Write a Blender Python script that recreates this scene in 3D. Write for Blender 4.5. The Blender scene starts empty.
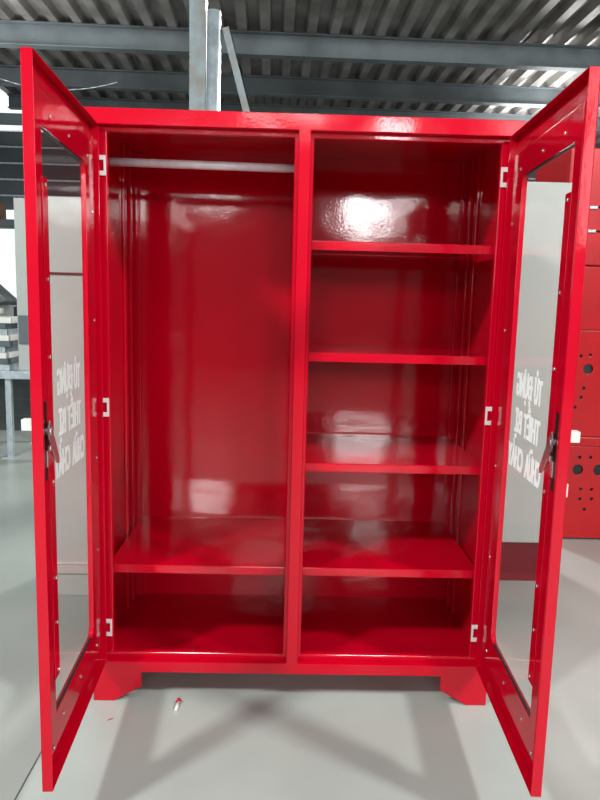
import bpy, bmesh, math, random
from mathutils import Vector, Matrix
random.seed(7)
S = bpy.context.scene
COL = S.collection

# ------------------------------------------------------------------ camera
CAM = Vector((-0.0391, -2.003, 1.2594)); YAW, PITCH, ROLL = 0.0214, -0.1401, 0.0259
F = Vector((math.sin(YAW)*math.cos(PITCH), math.cos(YAW)*math.cos(PITCH), math.sin(PITCH)))
R = Vector((math.cos(YAW), -math.sin(YAW), 0)); U = R.cross(F)
R2 = R*math.cos(ROLL) + U*math.sin(ROLL); U2 = U*math.cos(ROLL) - R*math.sin(ROLL)
cd = bpy.data.cameras.new('camera'); cam = bpy.data.objects.new('camera', cd); COL.objects.link(cam)
cd.sensor_fit = 'VERTICAL'; cd.sensor_height = 32; cd.lens = 676.84/800*32; cd.clip_start = .05
m = Matrix((R2, U2, -F)).transposed().to_4x4(); m.translation = CAM; cam.matrix_world = m
S.camera = cam

# ------------------------------------------------------------------ world, lights, exposure
W = bpy.data.worlds.new('world'); S.world = W; W.use_nodes = True
bg = W.node_tree.nodes['Background']; bg.inputs[0].default_value = (.80, .90, .92, 1); bg.inputs[1].default_value = .29

def area(name, loc, target, sx, sy, power, col=(1, 1, 1)):
    l = bpy.data.lights.new(name, 'AREA'); l.shape = 'RECTANGLE'; l.size = sx; l.size_y = sy
    l.energy = power; l.color = col
    o = bpy.data.objects.new(name, l); COL.objects.link(o); o.location = loc
    o.rotation_euler = (Vector(target)-Vector(loc)).to_track_quat('-Z', 'Y').to_euler()
    return o
area('lamp_left', (-3.0, -3.15, 4.2), (0, 0, .8), .4, .4, 235, (.95, 1, 1))
area('lamp_right', (3.4, -2.65, 4.2), (0, 0, .8), .4, .4, 235, (.95, 1, 1))
area('lamp_back', (.2, 4.2, 3.7), (0, 0, 0), .4, .3, 120, (1, 1, 1))
area('deck_fill_far_right', (3.2, 7.3, 3.4), (3.6, 7.3, 5), 2.5, .8, 100, (1, 1, 1))  # added fill aimed upward to brighten the right of the deck
area('deck_fill_side_right', (7.0, 4.6, 2.9), (2.2, 5.2, 4.0), 1.6, .6, 170, (1, 1, 1))  # out-of-view fill, added to light the rib sides from the right
area('deck_fill_far_left', (-3.0, 4.6, 3.2), (-2.5, 6.0, 5), 1.5, .8, 25, (1, 1, 1))  # weak added uplight that lifts the left deck
# daylight through the panes of the gable wall behind the camera
for k, (x, z, w, h, L) in enumerate([(1.55, 3.15, .95, .75, 42), (2.55, 3.1, .7, .55, 20), (1.85, 4.35, .6, .5, 34), (-2.45, 3.7, .28, .55, 40), (-1.68, 3.7, .85, .6, 60), (-.2, 4.9, 1.6, .7, 10), (5.0, 3.9, 2.6, 3.0, 4.5), (-4.8, 2.8, 2.4, 2.4, 2.0)]):
    area('daylight_pane_%d' % (k+1), (x, -11, z), (x, 0, z), w, h, L*1.3*math.pi*w*h)
area('daylight_high', (0.0, -5, 7.5), (0, 0, .5), 4, 2.5, 110, (.95, 1, 1))
S.view_settings.view_transform = 'Standard'; S.view_settings.look = 'None'
S.view_settings.gamma = 1; S.view_settings.use_curve_mapping = False
S.view_settings.exposure = -0.07

# ------------------------------------------------------------------ materials
def mat(name, col, rough=.5, metal=0, bump=0, bscale=200, var=0, vscale=3, coat=0, emit=0, spec=.5, col2=None, detail=3, wave=0):
    M = bpy.data.materials.new(name); M.use_nodes = True; nt = M.node_tree
    b = nt.nodes['Principled BSDF']
    b.inputs['Base Color'].default_value = (*col, 1); b.inputs['Roughness'].default_value = rough
    b.inputs['Metallic'].default_value = metal; b.inputs['Specular IOR Level'].default_value = spec
    if coat: b.inputs['Coat Weight'].default_value = coat; b.inputs['Coat Roughness'].default_value = .06
    if emit:
        b.inputs['Emission Color'].default_value = (*col, 1); b.inputs['Emission Strength'].default_value = emit
    tc = nt.nodes.new('ShaderNodeTexCoord')
    n2 = nt.nodes.new('ShaderNodeTexNoise'); n2.inputs['Scale'].default_value = vscale; n2.inputs['Detail'].default_value = detail
    nt.links.new(tc.outputs['Object'], n2.inputs['Vector'])
    mx = nt.nodes.new('ShaderNodeMixRGB')
    c2 = col2 or tuple(c*(1-var) for c in col)
    mx.inputs[1].default_value = (*col, 1); mx.inputs[2].default_value = (*c2, 1)
    rp = nt.nodes.new('ShaderNodeValToRGB'); rp.color_ramp.elements[0].position = .35; rp.color_ramp.elements[1].position = .65
    nt.links.new(n2.outputs['Fac'], rp.inputs[0]); nt.links.new(rp.outputs[0], mx.inputs[0])
    nt.links.new(mx.outputs[0], b.inputs['Base Color'])
    if bump:
        n = nt.nodes.new('ShaderNodeTexNoise'); n.inputs['Scale'].default_value = bscale; n.inputs['Detail'].default_value = 2
        nt.links.new(tc.outputs['Object'], n.inputs['Vector'])
        bp = nt.nodes.new('ShaderNodeBump'); bp.inputs['Strength'].default_value = bump; bp.inputs['Distance'].default_value = .001
        nt.links.new(n.outputs['Fac'], bp.inputs['Height']); nt.links.new(bp.outputs[0], b.inputs['Normal'])
        if wave:
            n3 = nt.nodes.new('ShaderNodeTexNoise'); n3.inputs['Scale'].default_value = 7; n3.inputs['Detail'].default_value = 1
            nt.links.new(tc.outputs['Object'], n3.inputs['Vector'])
            b3 = nt.nodes.new('ShaderNodeBump'); b3.inputs['Strength'].default_value = wave; b3.inputs['Distance'].default_value = .006
            nt.links.new(n3.outputs['Fac'], b3.inputs['Height']); nt.links.new(b3.outputs[0], bp.inputs['Normal'])
    return M
RED = mat('red_gloss_paint', (.53, .0005, .015), rough=.08, bump=.12, bscale=110, var=.06, vscale=6, spec=.38, wave=.22)
RED_OLD = mat('red_satin_paint', (.50, .006, .010), rough=.25, bump=.2, bscale=60, var=.15, vscale=3)
MAROON = mat('maroon_paint', (.10, .006, .012), rough=.3, var=.2, vscale=4)
GREY = mat('pale_grey_enamel', (.45, .47, .44), rough=.45, bump=.1, bscale=90, var=.05, vscale=2)
GALV = mat('galvanised_steel', (.62, .70, .74), rough=.38, metal=.55, bump=.2, bscale=40, var=.3, vscale=14)
BLUESTEEL = mat('blue_grey_steel', (.20, .25, .27), rough=.5, metal=.2, bump=.1, bscale=40, col2=(.16, .15, .13), vscale=7)
BEAM = mat('beam_grey_primer', (.13, .155, .165), rough=.5, metal=.1, var=.3, vscale=3)
DECK = mat('deck_zinc', (.36, .35, .33), rough=.38, metal=.45, bump=.2, bscale=25, col2=(.17, .155, .14), vscale=2.2)
RODM = mat('rod_steel', (.70, .66, .68), rough=.4, metal=.1, var=.15, vscale=40)
CHROME = mat('zinc_plated', (.72, .74, .76), rough=.2, metal=.9, var=.1, vscale=60)
WHITEZ = mat('bright_zinc', (.86, .85, .80), rough=.35, metal=.15, var=.06, vscale=60)
BLACK = mat('black_rubber_and_shade', (.012, .010, .012), rough=.45, var=.2, vscale=30)
WHITE = mat('white_vinyl', (.95, .97, .96), rough=.5, var=.03, vscale=20)
SIDING = mat('dark_siding', (.07, .085, .09), rough=.5, var=.3, vscale=1.2)
BLOCK = mat('grey_block', (.10, .12, .12), rough=.8, var=.35, vscale=4)
LIGHTW = mat('lit_window', (.86, .95, .95), emit=.95)
TIMBER = mat('brown_board', (.33, .20, .13), rough=.6, var=.3, vscale=9)

nt = WHITE.node_tree; nt.nodes['Principled BSDF'].inputs['Roughness'].default_value = .7; tl = nt.nodes.new('ShaderNodeBsdfTranslucent'); tl.inputs[0].default_value = (.98, .99, .98, 1)
ad = nt.nodes.new('ShaderNodeMixShader'); ad.inputs[0].default_value = .80
nt.links.new(nt.nodes['Principled BSDF'].outputs[0], ad.inputs[1]); nt.links.new(tl.outputs[0], ad.inputs[2])
nt.links.new(ad.outputs[0], nt.nodes['Material Output'].inputs[0])
# concrete floor: pale, faintly mottled, satin
CONC = mat('polished_concrete', (.455, .485, .445), rough=.32, bump=.08, bscale=12, col2=(.35, .375, .345), vscale=1.1, detail=8)
# glass: clear pane with fresnel mirror
GL = bpy.data.materials.new('clear_pane'); GL.use_nodes = True; nt = GL.node_tree
nt.nodes.remove(nt.nodes['Principled BSDF']); out = nt.nodes['Material Output']
tr = nt.nodes.new('ShaderNodeBsdfTransparent'); tr.inputs[0].default_value = (.98, .985, .98, 1)
gs = nt.nodes.new('ShaderNodeBsdfGlossy'); gs.inputs['Roughness'].default_value = .03
fr = nt.nodes.new('ShaderNodeFresnel'); fr.inputs[0].default_value = 1.45
mp = nt.nodes.new('ShaderNodeTexNoise'); mp.inputs['Scale'].default_value = 9
mth = nt.nodes.new('ShaderNodeMath'); mth.operation = 'MULTIPLY'; mth.inputs[1].default_value = 1.0
mix = nt.nodes.new('ShaderNodeMixShader')
geo = nt.nodes.new('ShaderNodeNewGeometry'); inv = nt.nodes.new('ShaderNodeMath'); inv.operation = 'SUBTRACT'; inv.inputs[0].default_value = 1.0
m2 = nt.nodes.new('ShaderNodeMath'); m2.operation = 'MULTIPLY'
nt.links.new(geo.outputs['Backfacing'], inv.inputs[1]); nt.links.new(inv.outputs[0], m2.inputs[0]); nt.links.new(fr.outputs[0], m2.inputs[1])
nt.links.new(m2.outputs[0], mth.inputs[0]); nt.links.new(mth.outputs[0], mix.inputs[0])
nt.links.new(tr.outputs[0], mix.inputs[1]); nt.links.new(gs.outputs[0], mix.inputs[2]); nt.links.new(mix.outputs[0], out.inputs[0])

# ------------------------------------------------------------------ mesh helpers
def box(bm, x0, x1, y0, y1, z0, z1, M=None):
    vs = [bm.verts.new((M @ Vector(p)) if M else p) for p in
          [(x0,y0,z0),(x1,y0,z0),(x1,y1,z0),(x0,y1,z0),(x0,y0,z1),(x1,y0,z1),(x1,y1,z1),(x0,y1,z1)]]
    for f in [(0,3,2,1),(4,5,6,7),(0,1,5,4),(1,2,6,5),(2,3,7,6),(3,0,4,7)]:
        bm.faces.new([vs[i] for i in f])
def tube(bm, a, b, r, seg=20, r2=None):
    a = Vector(a); b = Vector(b); d = (b-a).normalized()
    q = d.to_track_quat('Z', 'Y'); r2 = r if r2 is None else r2
    A = []; B = []
    for i in range(seg):
        t = 2*math.pi*i/seg; v = Vector((math.cos(t), math.sin(t), 0))
        A.append(bm.verts.new(a + q @ (v*r))); B.append(bm.verts.new(b + q @ (v*r2)))
    for i in range(seg):
        j = (i+1) % seg; f = bm.faces.new([A[i], A[j], B[j], B[i]]); f.smooth = True
    bm.faces.new(A[::-1]); bm.faces.new(B)
def prism(bm, pts, off):          # planar polygon swept along a vector
    off = Vector(off); A = [bm.verts.new(p) for p in pts]; B = [bm.verts.new(Vector(p)+off) for p in pts]
    n = len(pts)
    bm.faces.new(A); bm.faces.new(B[::-1])
    for i in range(n):
        bm.faces.new([A[i], B[i], B[(i+1) % n], A[(i+1) % n]])
def rrect(x0, x1, z0, z1, r, n=5):
    pts = []
    for cx, cz, a0 in ((x1-r, z1-r, 0), (x0+r, z1-r, 90), (x0+r, z0+r, 180), (x1-r, z0+r, 270)):
        for k in range(n+1):
            a = math.radians(a0 + 90*k/n); pts.append((cx+r*math.cos(a), cz+r*math.sin(a)))
    return pts
def holed(bm, outer, holes, f0, f1):   # sheet between n=f0 and n=f1 in a 2D frame; returns verts as (u, n, z)
    tmp = bmesh.new(); edges = []
    for loop in [outer] + holes:
        vs = [tmp.verts.new((p[0], f0, p[1])) for p in loop]
        edges += [tmp.edges.new((vs[i], vs[(i+1) % len(vs)])) for i in range(len(vs))]
    bmesh.ops.triangle_fill(tmp, edges=edges, use_beauty=True)
    ext = bmesh.ops.extrude_face_region(tmp, geom=list(tmp.faces))
    for v in ext['geom']:
        if isinstance(v, bmesh.types.BMVert): v.co.y = f1
    me = bpy.data.meshes.new('tmp'); tmp.to_mesh(me); tmp.free(); bm.from_mesh(me); bpy.data.meshes.remove(me)
def obj(name, bm, m, parent=None, bevel=0, xf=None):
    if xf:
        for v in bm.verts: v.co = xf(v.co)
    bmesh.ops.recalc_face_normals(bm, faces=bm.faces)
    me = bpy.data.meshes.new(name); bm.to_mesh(me); bm.free(); me.materials.append(m)
    o = bpy.data.objects.new(name, me); COL.objects.link(o)
    if parent: o.parent = parent; o.matrix_parent_inverse = Matrix.Translation(-root_loc(parent))
    if bevel:
        b = o.modifiers.new('bevel', 'BEVEL'); b.width = bevel; b.segments = 2; b.limit_method = 'ANGLE'; b.angle_limit = math.radians(40)
    return o
def root_loc(o):
    v = Vector((0, 0, 0))
    while o: v += Vector(o.location); o = o.parent
    return v
def tag(o, label, cat, group=None):
    o['label'] = label; o['category'] = cat
    if group: o['group'] = group
    return o
def thing(name, label, cat, loc=(0, 0, 0), group=None):
    o = bpy.data.objects.new(name, None); COL.objects.link(o); o.location = loc; o.empty_display_size = .1
    return tag(o, label, cat, group)
def struct(name, bm, m, bevel=0, xf=None):
    o = obj(name, bm, m, None, bevel, xf); o['kind'] = 'structure'; return o
def B(*a): bm = bmesh.new(); box(bm, *a); return bm

# ------------------------------------------------------------------ hall
struct('floor', B(-12, 12, -13, 12, -.05, 0), CONC)
bw = bmesh.new(); box(bw, -12, 12, 11.1, 11.3, 0, 4.3)
for k in range(14):
    z = .25+.29*k
    box(bw, -12, 12, 11.06, 11.1, z, z+.245)
struct('wall_back', bw, SIDING)
seam = bmesh.new()
for k in range(13): box(seam, -12, 12, 11.062, 11.075, .5+.29*k, .53+.29*k)
struct('trim_1', seam, GALV)
for i, (x0, x1, z0, z1) in enumerate([(-12, -4.2, 4.62, 5.15), (-12, -3.5, 4.22, 4.38)]):
    struct('window_%d' % (i+1), B(x0, x1, 11.1, 11.2, z0, z1), LIGHTW)
struct('window_4', B(-6.6, -4.9, 10.95, 11.05, 1.2, 2.85), LIGHTW)
struct('wall_upper', B(-12, 12, 11.35, 11.5, 0, 7.5), SIDING)

struct('trim_2', B(-.703, -.699, -4, .7, .0002, .0008), BLOCK)
# mezzanine deck: trapezoid ribs running away from the camera
ROT = Matrix.Rotation(.024, 4, 'Z')
def rot(c): return ROT @ c
dk = bmesh.new()
def deck(x0, x1, y0, y1, z, pitch=.235, h=.075):
    prof = []; x = x0
    while x < x1:
        prof += [(x, z), (x+pitch*.36, z), (x+pitch*.48, z+h), (x+pitch*.88, z+h)]; x += pitch
    A = [dk.verts.new((p[0], y0, p[1])) for p in prof]; Bv = [dk.verts.new((p[0], y1, p[1])) for p in prof]
    C = [dk.verts.new((p[0], y0, p[1]+.004)) for p in prof]; D = [dk.verts.new((p[0], y1, p[1]+.004)) for p in prof]
    for i in range(len(prof)-1):
        dk.faces.new([A[i], A[i+1], Bv[i+1], Bv[i]]); dk.faces.new([C[i], D[i], D[i+1], C[i+1]])
        dk.faces.new([A[i], C[i], C[i+1], A[i+1]]); dk.faces.new([Bv[i], Bv[i+1], D[i+1], D[i]])
deck(-8, 9, 3.6, 7.3, 4.0); deck(-3.75, 9, 7.3, 9.4, 4.0)
struct('ceiling', dk, DECK, xf=rot)
def beam(y, x0, x1, z1, h, w, label):
    bm = bmesh.new(); t = .012
    box(bm, x0, x1, y-w/2, y+w/2, z1-t, z1); box(bm, x0, x1, y-w/2, y+w/2, z1-h, z1-h+t)
    box(bm, x0, x1, y-.005, y+.005, z1-h+t, z1-t)
    o = obj('ceiling_beam', bm, BEAM, xf=rot, bevel=.002)
    return tag(o, label, 'beam', 'steel beams under the ribbed deck')
beam(5.4, -8, 9, 3.998, .225, .12, 'dark grey steel beam nearest the camera under the ribbed ceiling deck')
beam(6.75, -8, 9, 3.998, .21, .12, 'second dark steel beam back, under the ribbed deck behind the nearest beam')
beam(7.95, -3.75, 9, 3.998, .17, .12, 'third dark steel beam, just above the top of the red cabinet')
# column, pipe, brace
bm = bmesh.new(); box(bm, -.765, -.65, 3.0, 3.12, 0, 6); box(bm, -.82, -.648, 2.96, 3.16, 0, .015)
tag(obj('steel_column', bm, BLUESTEEL, bevel=.004), 'blue grey square steel column rising behind the red cabinet', 'column')
bm = bmesh.new(); tube(bm, (-.596, 3.02, 0), (-.596, 3.02, 3.25), .049, 28)
tag(obj('galvanised_pipe', bm, GALV), 'bright galvanised pipe with open top beside the blue grey column', 'pipe')
bm = bmesh.new()
d = Vector((.28, 0, -1)).normalized(); n_ = Vector((1, 0, .30)).normalized()
a = Vector((-.545, 3.06, 3.16)); L = 3.29
prism(bm, [a, a+n_*.055, a+n_*.055+d*L, a+d*L], (0, .006, 0))
prism(bm, [a+n_*.049, a+n_*.055, a+n_*.055+d*L, a+n_*.049+d*L], (0, .06, 0))
tag(obj('diagonal_brace', bm, BLUESTEEL), 'slanting steel angle brace leaning off the column behind the cabinet', 'brace')
cv = bmesh.new(); pr = None
for i in range(13):
    t = i/12; p = Vector((-3.3+1.3*t, 6.0, 3.66 - .10*4*t*(1-t)))
    if pr: tube(cv, pr, p, .006, 8)
    pr = p
tag(obj('hanging_cable', cv, GALV), 'thin pale cable sagging beneath the deck at upper left', 'cable')

# ------------------------------------------------------------------ main cabinet
K = thing('storage_cabinet', 'tall red steel two-door cabinet with open glazed doors and shelves inside, centre', 'cabinet')
H, ZB, HW, DEP = 1.7935, .0974, .625, .57
DZB, DZT, HX = .1363, 1.7465, .6064
XL, XR, DA, DB, ZT, ZL = -.567, .569, -.0295, .0265, 1.7333, .1538
# face frame: proud outer band
bm = bmesh.new()
holed(bm, [(-HW, ZB), (HW, ZB), (HW, H), (-HW, H)],
      [[(-.608, .134), (-.608, 1.7485), (-.0185, 1.7485), (-.0185, .134)], [(.0165, .134), (.0165, 1.7485), (.608, 1.7485), (.608, .134)]], 0, .024)
obj('face_frame', bm, RED, K, .0025)
# recessed door stop
bm = bmesh.new()
holed(bm, [(-HW+.002, ZB+.002), (HW-.002, ZB+.002), (HW-.002, H-.002), (-HW+.002, H-.002)],
      [[(XL, ZL), (XL, ZT), (DA, ZT), (DA, ZL)], [(DB, ZL), (DB, ZT), (XR, ZT), (XR, ZL)]], .024, .044)
obj('door_stop_frame', bm, RED, K, .0025)
for s in (-1, 1):
    obj('side_panel', B(*sorted((s*HW, s*(HW-.004))), .044, DEP, ZB, H), RED, K)
obj('back_panel', B(-HW+.004, HW-.004, DEP-.004, DEP, ZB, H), RED, K)
obj('top_panel', B(-HW+.004, HW-.004, .044, DEP-.004, H-.004, H), RED, K)
obj('bottom_panel', B(-HW+.004, HW-.004, .044, DEP-.004, .103, .107), RED, K)
obj('divider_panel', B(-.012, .009, .044, DEP-.004, .107, H-.004), RED, K)
# ribbed uprights in the rear corners
def upright(s, xw):
    bm = bmesh.new(); x = s*xw
    def bx(a, b, y0, y1): box(bm, *sorted((x-s*a, x-s*b)), y0, y1, .107, H-.004)
    bx(0, .034, DEP-.022, DEP-.004); bx(0, .014, DEP-.075, DEP-.05); bx(0, .010, DEP-.15, DEP-.115)
    obj('corner_upright', bm, RED, K, .003)
upright(-1, .621); upright(1, .621)
def shelf(x0, x1, z):
    bm = bmesh.new(); box(bm, x0, x1, .055, DEP-.023, z-.002, z); box(bm, x0, x1, .055, .0575, z-.027, z-.002)
    box(bm, x0, x1, .0575, .075, z-.027, z-.025)
    obj('shelf', bm, RED, K, .0012)
for z in (1.449, 1.116, .772, .431): shelf(.009, .586, z)
shelf(-.586, -.012, .431)
bm = bmesh.new(); tube(bm, (-.606, .2, 1.685), (-.013, .2, 1.68), .013, 20)
obj('hanging_rail', bm, RODM, K)['label'] = 'pale steel clothes rail'
for x0, x1 in ((-.612, -.603), (-.019, -.012)):
    bm = bmesh.new(); tube(bm, (x0, .2, 1.683), (x1, .2, 1.683), .019, 20); obj('rail_socket', bm, RED, K)
for sx in (-1, 1):          # bracket feet: chamfered front plate with a return along the side
    for y0, y1, ys in ((.0, .003, 1), (DEP-.003, DEP, -1)):
        bm = bmesh.new(); x = lambda a: sx*(HW-a)
        prism(bm, [(x(0), y0, ZB+.004), (x(0), y0, 0), (x(.062), y0, 0), (x(.150), y0, .05), (x(.150), y0, ZB+.004)], (0, y1-y0, 0))
        ye = y0 if ys > 0 else y1
        prism(bm, [(x(.0), ye, ZB), (x(.0), ye, 0), (x(.0), ye+ys*.06, 0), (x(.0), ye+ys*.13, .05), (x(.0), ye+ys*.13, ZB)], (-sx*.003, 0, 0))
        obj('foot', bm, RED, K, .0015)

# ---- doors
def make_door(s, A):
    u_ = Vector((-s*math.cos(A), -math.sin(A), 0)); nn = Vector((-s*math.sin(A), math.cos(A), 0)); o_ = Vector((s*HX, 0, 0))
    xf = lambda c: o_ + u_*c.x + nn*c.y + Vector((0, 0, c.z))
    Wd, T = .581, .024
    outer = [(0, DZB), (Wd, DZB), (Wd, DZT), (0, DZT)]
    win = [(u, z) for u, z in rrect(.120, .620, .285, 1.62, .03) if u < .4] + [(.503, .285), (.503, 1.62)]
    bm = bmesh.new()
    holed(bm, outer, [win], 0, .0015)
    holed(bm, outer, [[(.0018, DZB+.0018), (Wd-.0018, DZB+.0018), (Wd-.0018, DZT-.0018), (.0018, DZT-.0018)]], .0015, T)
    door = obj('door', bm, RED, K, .0012, xf)
    bm = bmesh.new()
    slot = rrect(.513, .538, .855, 1.035, .004, 2)
    holed(bm, [(.030, .200), (.546, .200), (.546, 1.690), (.030, 1.690)], [win, slot], .0015, .014)
    obj('inner_lining', bm, RED, door, .0015, xf)
    for z0, z1 in ((.2855, .291), (1.614, 1.6195)):
        bm = bmesh.new(); box(bm, .150, .500, .0076, .0135, z0, z1); obj('window_gasket', bm, BLACK, door, .001, xf)['label'] = 'black rubber window seal'
    bm = bmesh.new(); box(bm, .1205, .5025, .0040, .0075, .2855, 1.6195)
    obj('window_glass', bm, GL, door, 0, xf)['label'] = 'clear glass pane'
    bm = bmesh.new(); box(bm, .476, .512, .0142, .0165, .37, 1.515)
    obj('glazing_strip', bm, RED, door, .0006, xf)
    bolts = [(.285, 1.648, .014), (.10, 1.640, .014), (.44, 1.652, .014), (.494, 1.50, .0165), (.49, 1.30, .0165), (.493, 1.13, .0165), (.49, .845, .0165), (.49, .615, .0165), (.49, .505, .0165),
             (.487, .385, .0165), (.28, .245, .014), (.09, .235, .014), (.45, .248, .014), (.535, .215, .014), (.055, .52, .014), (.05, .80, .014), (.05, 1.20, .014), (.05, 1.50, .014)]
    for u, z, n in bolts:
        bm = bmesh.new(); tube(bm, (u, n, z), (u, n+.003, z), .0048, 10, .0038); obj('bolt', bm, CHROME, door, 0, xf)
    # lock: black block put in as the slot's shade, spindle, cam plate and lock body
    bm = bmesh.new(); box(bm, .5135, .5375, .002, .0128, .8555, 1.0345); obj('lock_slot_shade', bm, BLACK, door, 0, xf)
    bm = bmesh.new()
    prism(bm, [(.520, .019, .992), (.531, .019, .978), (.531, .019, .955), (.476, .019, .885), (.458, .019, .880), (.454, .019, .892), (.512, .019, .985)], (0, .003, 0))
    tube(bm, (.5235, .013, .968), (.5235, .027, .968), .009, 16)
    obj('lock_cam', bm, CHROME, door, .0006, xf)['label'] = 'zinc plated lock cam'
    bm = bmesh.new(); box(bm, .515, .532, .013, .018, .888, .925); tube(bm, (.5235, .018, .930), (.5235, .025, .930), .007, 14)
    obj('lock_body', bm, CHROME, door, .001, xf)
    # outside swing handle
    bm = bmesh.new(); box(bm, .490, .540, -.003, 0, .83, 1.01); box(bm, .533, .555, -.030, -.003, .974, .999)
    if s > 0: box(bm, .515, .537, -.020, -.003, .845, .876)
    obj('door_handle', bm, WHITEZ, door, .002, xf)['label'] = 'pale metal swing handle on the outer side'
    # lettering on the pane, reading correctly from outside
    def word(txt, u0, u1, z0, z1):
        c = bpy.data.curves.new('t', 'FONT'); c.body = txt.replace('\u0110', 'D'); c.offset = .018; c.extrude = 0
        t = bpy.data.objects.new('t', c); COL.objects.link(t)
        bpy.context.view_layer.update(); dg = bpy.context.evaluated_depsgraph_get()
        me = bpy.data.meshes.new_from_object(t.evaluated_get(dg)); bpy.data.objects.remove(t)
        xs = [v.co.x for v in me.vertices]; x0, x1 = min(xs), max(xs); cap = .73
        b2 = bmesh.new(); b2.from_mesh(me)
        for v in b2.verts:
            f = (v.co.x-x0)/(x1-x0)
            uu = (u0+(u1-u0)*f) if s < 0 else (u1-(u1-u0)*f)
            v.co = Vector((uu, .0035, z0-.003+(z1-z0+.007)*v.co.y/cap))
        bpy.data.meshes.remove(me)
        # heavy condensed strokes: fill a fine grid from the glyphs, widened sideways, one quad per run
        c_ = .0009; cells = set(); bmesh.ops.triangulate(b2, faces=b2.faces)
        tris = [[(v.co.x, v.co.z) for v in f.verts] for f in b2.faces]
        if txt[0] == '\u0110':
            q = .045*(u1-u0)/.135; e = u0-.005 if s < 0 else u1+.005; q *= 1 if s < 0 else -1; zm = (z0+z1)/2
            p = [(e, zm-.005), (e+q, zm-.005), (e+q, zm+.005), (e, zm+.005)]; tris += [[p[0], p[1], p[2]], [p[0], p[2], p[3]]]
        for a, b, c in tris:
            D_ = (b[0]-a[0])*(c[1]-a[1])-(c[0]-a[0])*(b[1]-a[1])
            if abs(D_) < 1e-12: continue
            for gx in range(int(min(a[0], b[0], c[0])/c_)-1, int(max(a[0], b[0], c[0])/c_)+2):
                for gz in range(int(min(a[1], b[1], c[1])/c_)-1, int(max(a[1], b[1], c[1])/c_)+2):
                    X, Z = gx*c_, gz*c_
                    w1 = ((X-a[0])*(c[1]-a[1])-(c[0]-a[0])*(Z-a[1]))/D_; w2 = ((b[0]-a[0])*(Z-a[1])-(X-a[0])*(b[1]-a[1]))/D_
                    if w1 > -.02 and w2 > -.02 and w1+w2 < 1.02: cells.add((gx, gz))
        b2.free()
        cells = {(gx+k, gz) for gx, gz in cells for k in range(-4, 5)}
        out = bmesh.new(); rows = {}
        for gx, gz in cells: rows.setdefault(gz, []).append(gx)
        for gz, xs in rows.items():
            xs.sort(); st = pv = xs[0]
            for x in xs[1:]+[None]:
                if x is None or x != pv+1:
                    out.faces.new([out.verts.new((X, .0034, Z)) for X, Z in ((st*c_-c_/2, gz*c_-c_/2), (pv*c_+c_/2, gz*c_-c_/2), (pv*c_+c_/2, gz*c_+c_/2), (st*c_-c_/2, gz*c_+c_/2))])
                    st = x
                pv = x
        return out
    for k, (txt, u0, u1, z0, z1) in enumerate([('T\u1ee6', .183, .238, 1.031, 1.088), ('\u0110\u1ef0NG', .262, .392, 1.034, 1.091),
                                ('THI\u1ebeT', .180, .308, .932, .989), ('B\u1eca', .328, .386, .934, .991),
                                ('CH\u1eeeA', .152, .272, .833, .889), ('CH\u00c1Y', .296, .430, .835, .891)]):
        if s > 0: u0, u1 = .562-u1, .562-u0
        obj('lettering', word(txt, u0, u1, z0, z1), WHITE, door, 0, xf)['label'] = 'white word of the lettering on the glass'
    for z in (1.64, .938, .235):        # hinges: frame leaf with notch, knuckle, door leaf
        bm = bmesh.new(); ii = -s
        def P(a, zz): return (s*(.608-a), .0235, z+zz)
        prism(bm, [P(.018, -.028), P(.038, -.028), P(.038, .028), P(.018, .028), P(.018, .015), P(.032, .015), P(.032, -.015), P(.018, -.015)], (0, -.004, 0))
        h = obj('hinge', bm, WHITEZ, K, .0006); h['label'] = 'bright zinc hinge'
        bm = bmesh.new(); tube(bm, (s*.598, .010, z-.02), (s*.598, .010, z+.02), .0035, 10); obj('hinge_pin', bm, WHITEZ, h)
    return door
make_door(-1, 1.52); make_door(1, 1.5215)

# ------------------------------------------------------------------ neighbours
def cab(x0, x1, y0, y1, zt, zb, plinth, label, seams, plab):
    t = thing('steel_locker', label, 'locker', ((x0+x1)/2, (y0+y1)/2, 0))
    bm = bmesh.new(); box(bm, x0, x1, y0, y1, zb, zt)
    obj('body', bm, GREY, t, .004)
    bm = bmesh.new(); box(bm, x0+.01, x1-.01, y0+.01, y1-.01, 0, zb-.0005); o = obj('plinth', bm, plinth, t, .003); o['label'] = plab
    for z0, z1, m_ in seams:
        obj('panel_seam', B(x0+.002, x1-.002, y0-.004, y0-.0005, z0, z1), m_, t)
    return t
cab(-1.045, -.66, .76, 1.22, 1.655, .10, GREY, 'pale grey steel cabinet behind the glass of the left open door', [(1.352, 1.362, MAROON), (.145, .152, WHITE)], 'pale grey base')
cab(.70, 1.205, 1.0, 1.42, 1.81, .19, MAROON, 'tall pale grey cabinet on a dark maroon base behind the right open door', [], 'dark maroon base')

# red perforated unit at right
t = thing('perforated_cabinet', 'red steel cabinet with round vent holes at the right edge', 'cabinet', (1.9, 1.85, 0))
X0, X1, Y0, Y1 = 1.40, 2.75, 1.6, 2.1
def circ(x, z, r, n=20): return [(x+r*math.cos(2*math.pi*i/n), z+r*math.sin(2*math.pi*i/n)) for i in range(n)]
obj('body', B(X0, X1, Y0+.03, Y1, .03, 2.10), RED_OLD, t, .004)
def facade(z0, z1, holes, name):
    bm = bmesh.new(); H_ = []
    for q in range(4):
        H_ += [circ(x+.30*q, z, r) for x, z, r in holes if x+.30*q+r < X1-.02]
    holed(bm, [(X0, z0), (X1, z0), (X1, z1), (X0, z1)], H_, Y0, Y0+.006)
    obj(name, bm, RED_OLD, t, .002)
    if H_: obj('vent_hole_shade', B(X0+.01, X1-.01, Y0+.012, Y0+.028, z0+.02, z1-.02), BLACK, t)  # black slab behind the holes imitates the shaded inside
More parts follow.
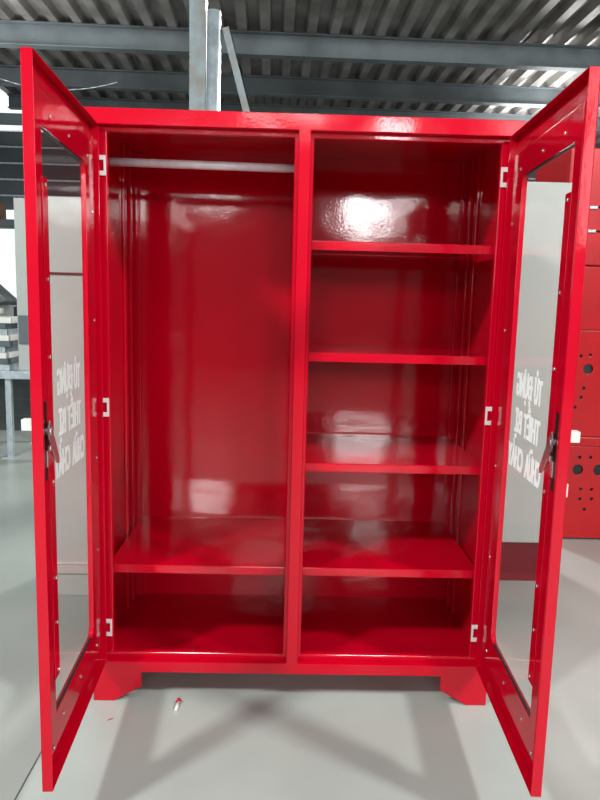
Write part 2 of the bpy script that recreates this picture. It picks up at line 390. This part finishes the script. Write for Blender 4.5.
facade(.585, 1.16, [(1.585, .955, .027), (1.54, 1.025, .009), (1.59, 1.03, .009), (1.57, .85, .009), (1.56, .80, .009), (1.53, .745, .009)], 'upper_vent_panel')
facade(.01, .53, [(1.575, .40, .029), (1.69, .40, .029), (1.58, .47, .009), (1.64, .47, .009), (1.60, .29, .009), (1.66, .29, .009), (1.60, .235, .009), (1.665, .235, .009), (1.63, .175, .009)], 'lower_vent_panel')
obj('middle_rail', B(X0, X1, Y0-.006, Y0+.03, .533, .582), RED_OLD, t, .004)
for z0, z1 in ((1.163, 1.50), (1.503, 1.677), (1.68, 1.80), (1.803, 2.10)):
    obj('drawer_front', B(X0, X1, Y0-.002, Y0+.029, z0, z1-.003), RED_OLD, t, .006)
for z in (1.80, 1.68):
    obj('catch', B(1.50, 1.56, Y0-.012, Y0-.0025, z-.010, z+.006), CHROME, t, .002)

# left: workbench with stacked panels, machine and low block wall
t = thing('workbench', 'grey steel workbench with thin square legs at the left edge', 'workbench', (-2.5, 3.5, 0))
obj('bench_top', B(-3.5, -2.02, 3.25, 3.95, .63, .69), GALV, t, .004)
for x, y in ((-2.235, 3.29), (-3.4, 3.29), (-2.235, 3.88), (-3.4, 3.88)):
    obj('leg', B(x, x+.045, y, y+.045, 0, .63), GALV, t, .003)
    obj('foot_plate', B(x-.03, x+.075, y-.03, y+.075, 0, .006), GALV, t)
t = thing('upright_panel', 'tall pale grey sheet panel standing upright on the workbench at far left', 'panel', (-1.85, 3.4, .69))
obj('sheet', B(-2.15, -1.55, 3.36, 3.40, .69, 2.01), GREY, t, .003)
obj('cross_band', B(-2.135, -1.55, 3.34, 3.359, .90, 1.12), BEAM, t, .003)['label'] = 'darker grey band'
words = ['lowest', 'second', 'third', 'fourth', 'fifth', 'sixth', 'seventh', 'eighth', 'topmost']
for k in range(9):
    m_, c = [(GALV, 'zinc'), (BEAM, 'dark grey'), (WHITEZ, 'pale')][k % 3]
    o = obj('metal_sheet', B(-3.0+.03*k, -2.20-.014*(k % 4), 3.30+.008*k, 3.8, .6905+.0455*k, .735+.0455*k), m_, bevel=.003)
    tag(o, '%s thick sheet, %s%s in the stack on the workbench' % (c, words[k], '' if k in (0, 8) else ' from the bottom'), 'metal sheet', 'sheets stacked on the workbench')
t = thing('press_machine', 'grey machine with a slanting guard behind the workbench at far left', 'machine', (-3.1, 4.9, 0))
obj('body', B(-4.4, -2.9, 4.7, 5.2, 0, 1.18), GREY, t, .02)
bm = bmesh.new(); prism(bm, [(-3.3, 4.75, 1.68), (-2.78, 4.75, 1.22), (-2.95, 4.75, 1.181), (-3.6, 4.75, 1.181), (-3.6, 4.75, 1.68)], (0, .3, 0)); obj('slanting_guard', bm, BLUESTEEL, t, .01)
obj('front_rail', B(-4.3, -2.8, 4.63, 4.69, 1.10, 1.15), WHITEZ, t, .005)
o = obj('block_wall', B(-4.6, -1.2, 4.40, 4.60, 0, .66), BLOCK, bevel=.004); tag(o, 'low dark grey block wall behind the workbench legs', 'low wall')
bm = bmesh.new()
for k, z in enumerate((.14, .30, .46)): box(bm, -4.6, -1.2, 4.395, 4.3995, z, z+.01)
o2 = obj('mortar_joint', bm, BEAM, o)
t = thing('storage_rack', 'grey horizontal steel arm with brown boards on top at far left', 'rack', (-5, 8, 0))
obj('arm', B(-6.2, -3.3, 8.0, 8.3, 2.25, 2.36), BEAM, t, .01)
obj('post', B(-6.1, -5.95, 8.1, 8.25, 0, 2.25), BEAM, t, .01)
obj('post', B(-3.5, -3.35, 8.1, 8.25, 0, 2.25), BEAM, t, .01)
obj('board', B(-6.0, -4.2, 7.98, 8.3, 2.361, 2.60), TIMBER, t, .01)
obj('board', B(-5.5, -4.3, 7.96, 7.978, 2.38, 2.50), WHITEZ, t)['label'] = 'white board end'

# bits on the floor
t = thing('small_bolt', 'tiny steel bolt with a red head lying on the floor beside left foot', 'bolt', (-.36, -.02, 0))
bm = bmesh.new(); tube(bm, (-.358, -.052, .006), (-.356, -.012, .006), .0048, 10); obj('shank', bm, WHITEZ, t)
bm = bmesh.new(); tube(bm, (-.356, -.012, .008), (-.3555, -.004, .008), .008, 6); obj('head', bm, RED_OLD, t)
bm = bmesh.new(); prism(bm, [(-.557, -.106, .0003), (-.545, -.098, .0003), (-.538, -.090, .0003), (-.548, -.094, .0003)], (0, 0, .0008))
tag(obj('paint_flake', bm, RED), 'small red paint flake on the pale floor beside the left foot', 'paint flake')
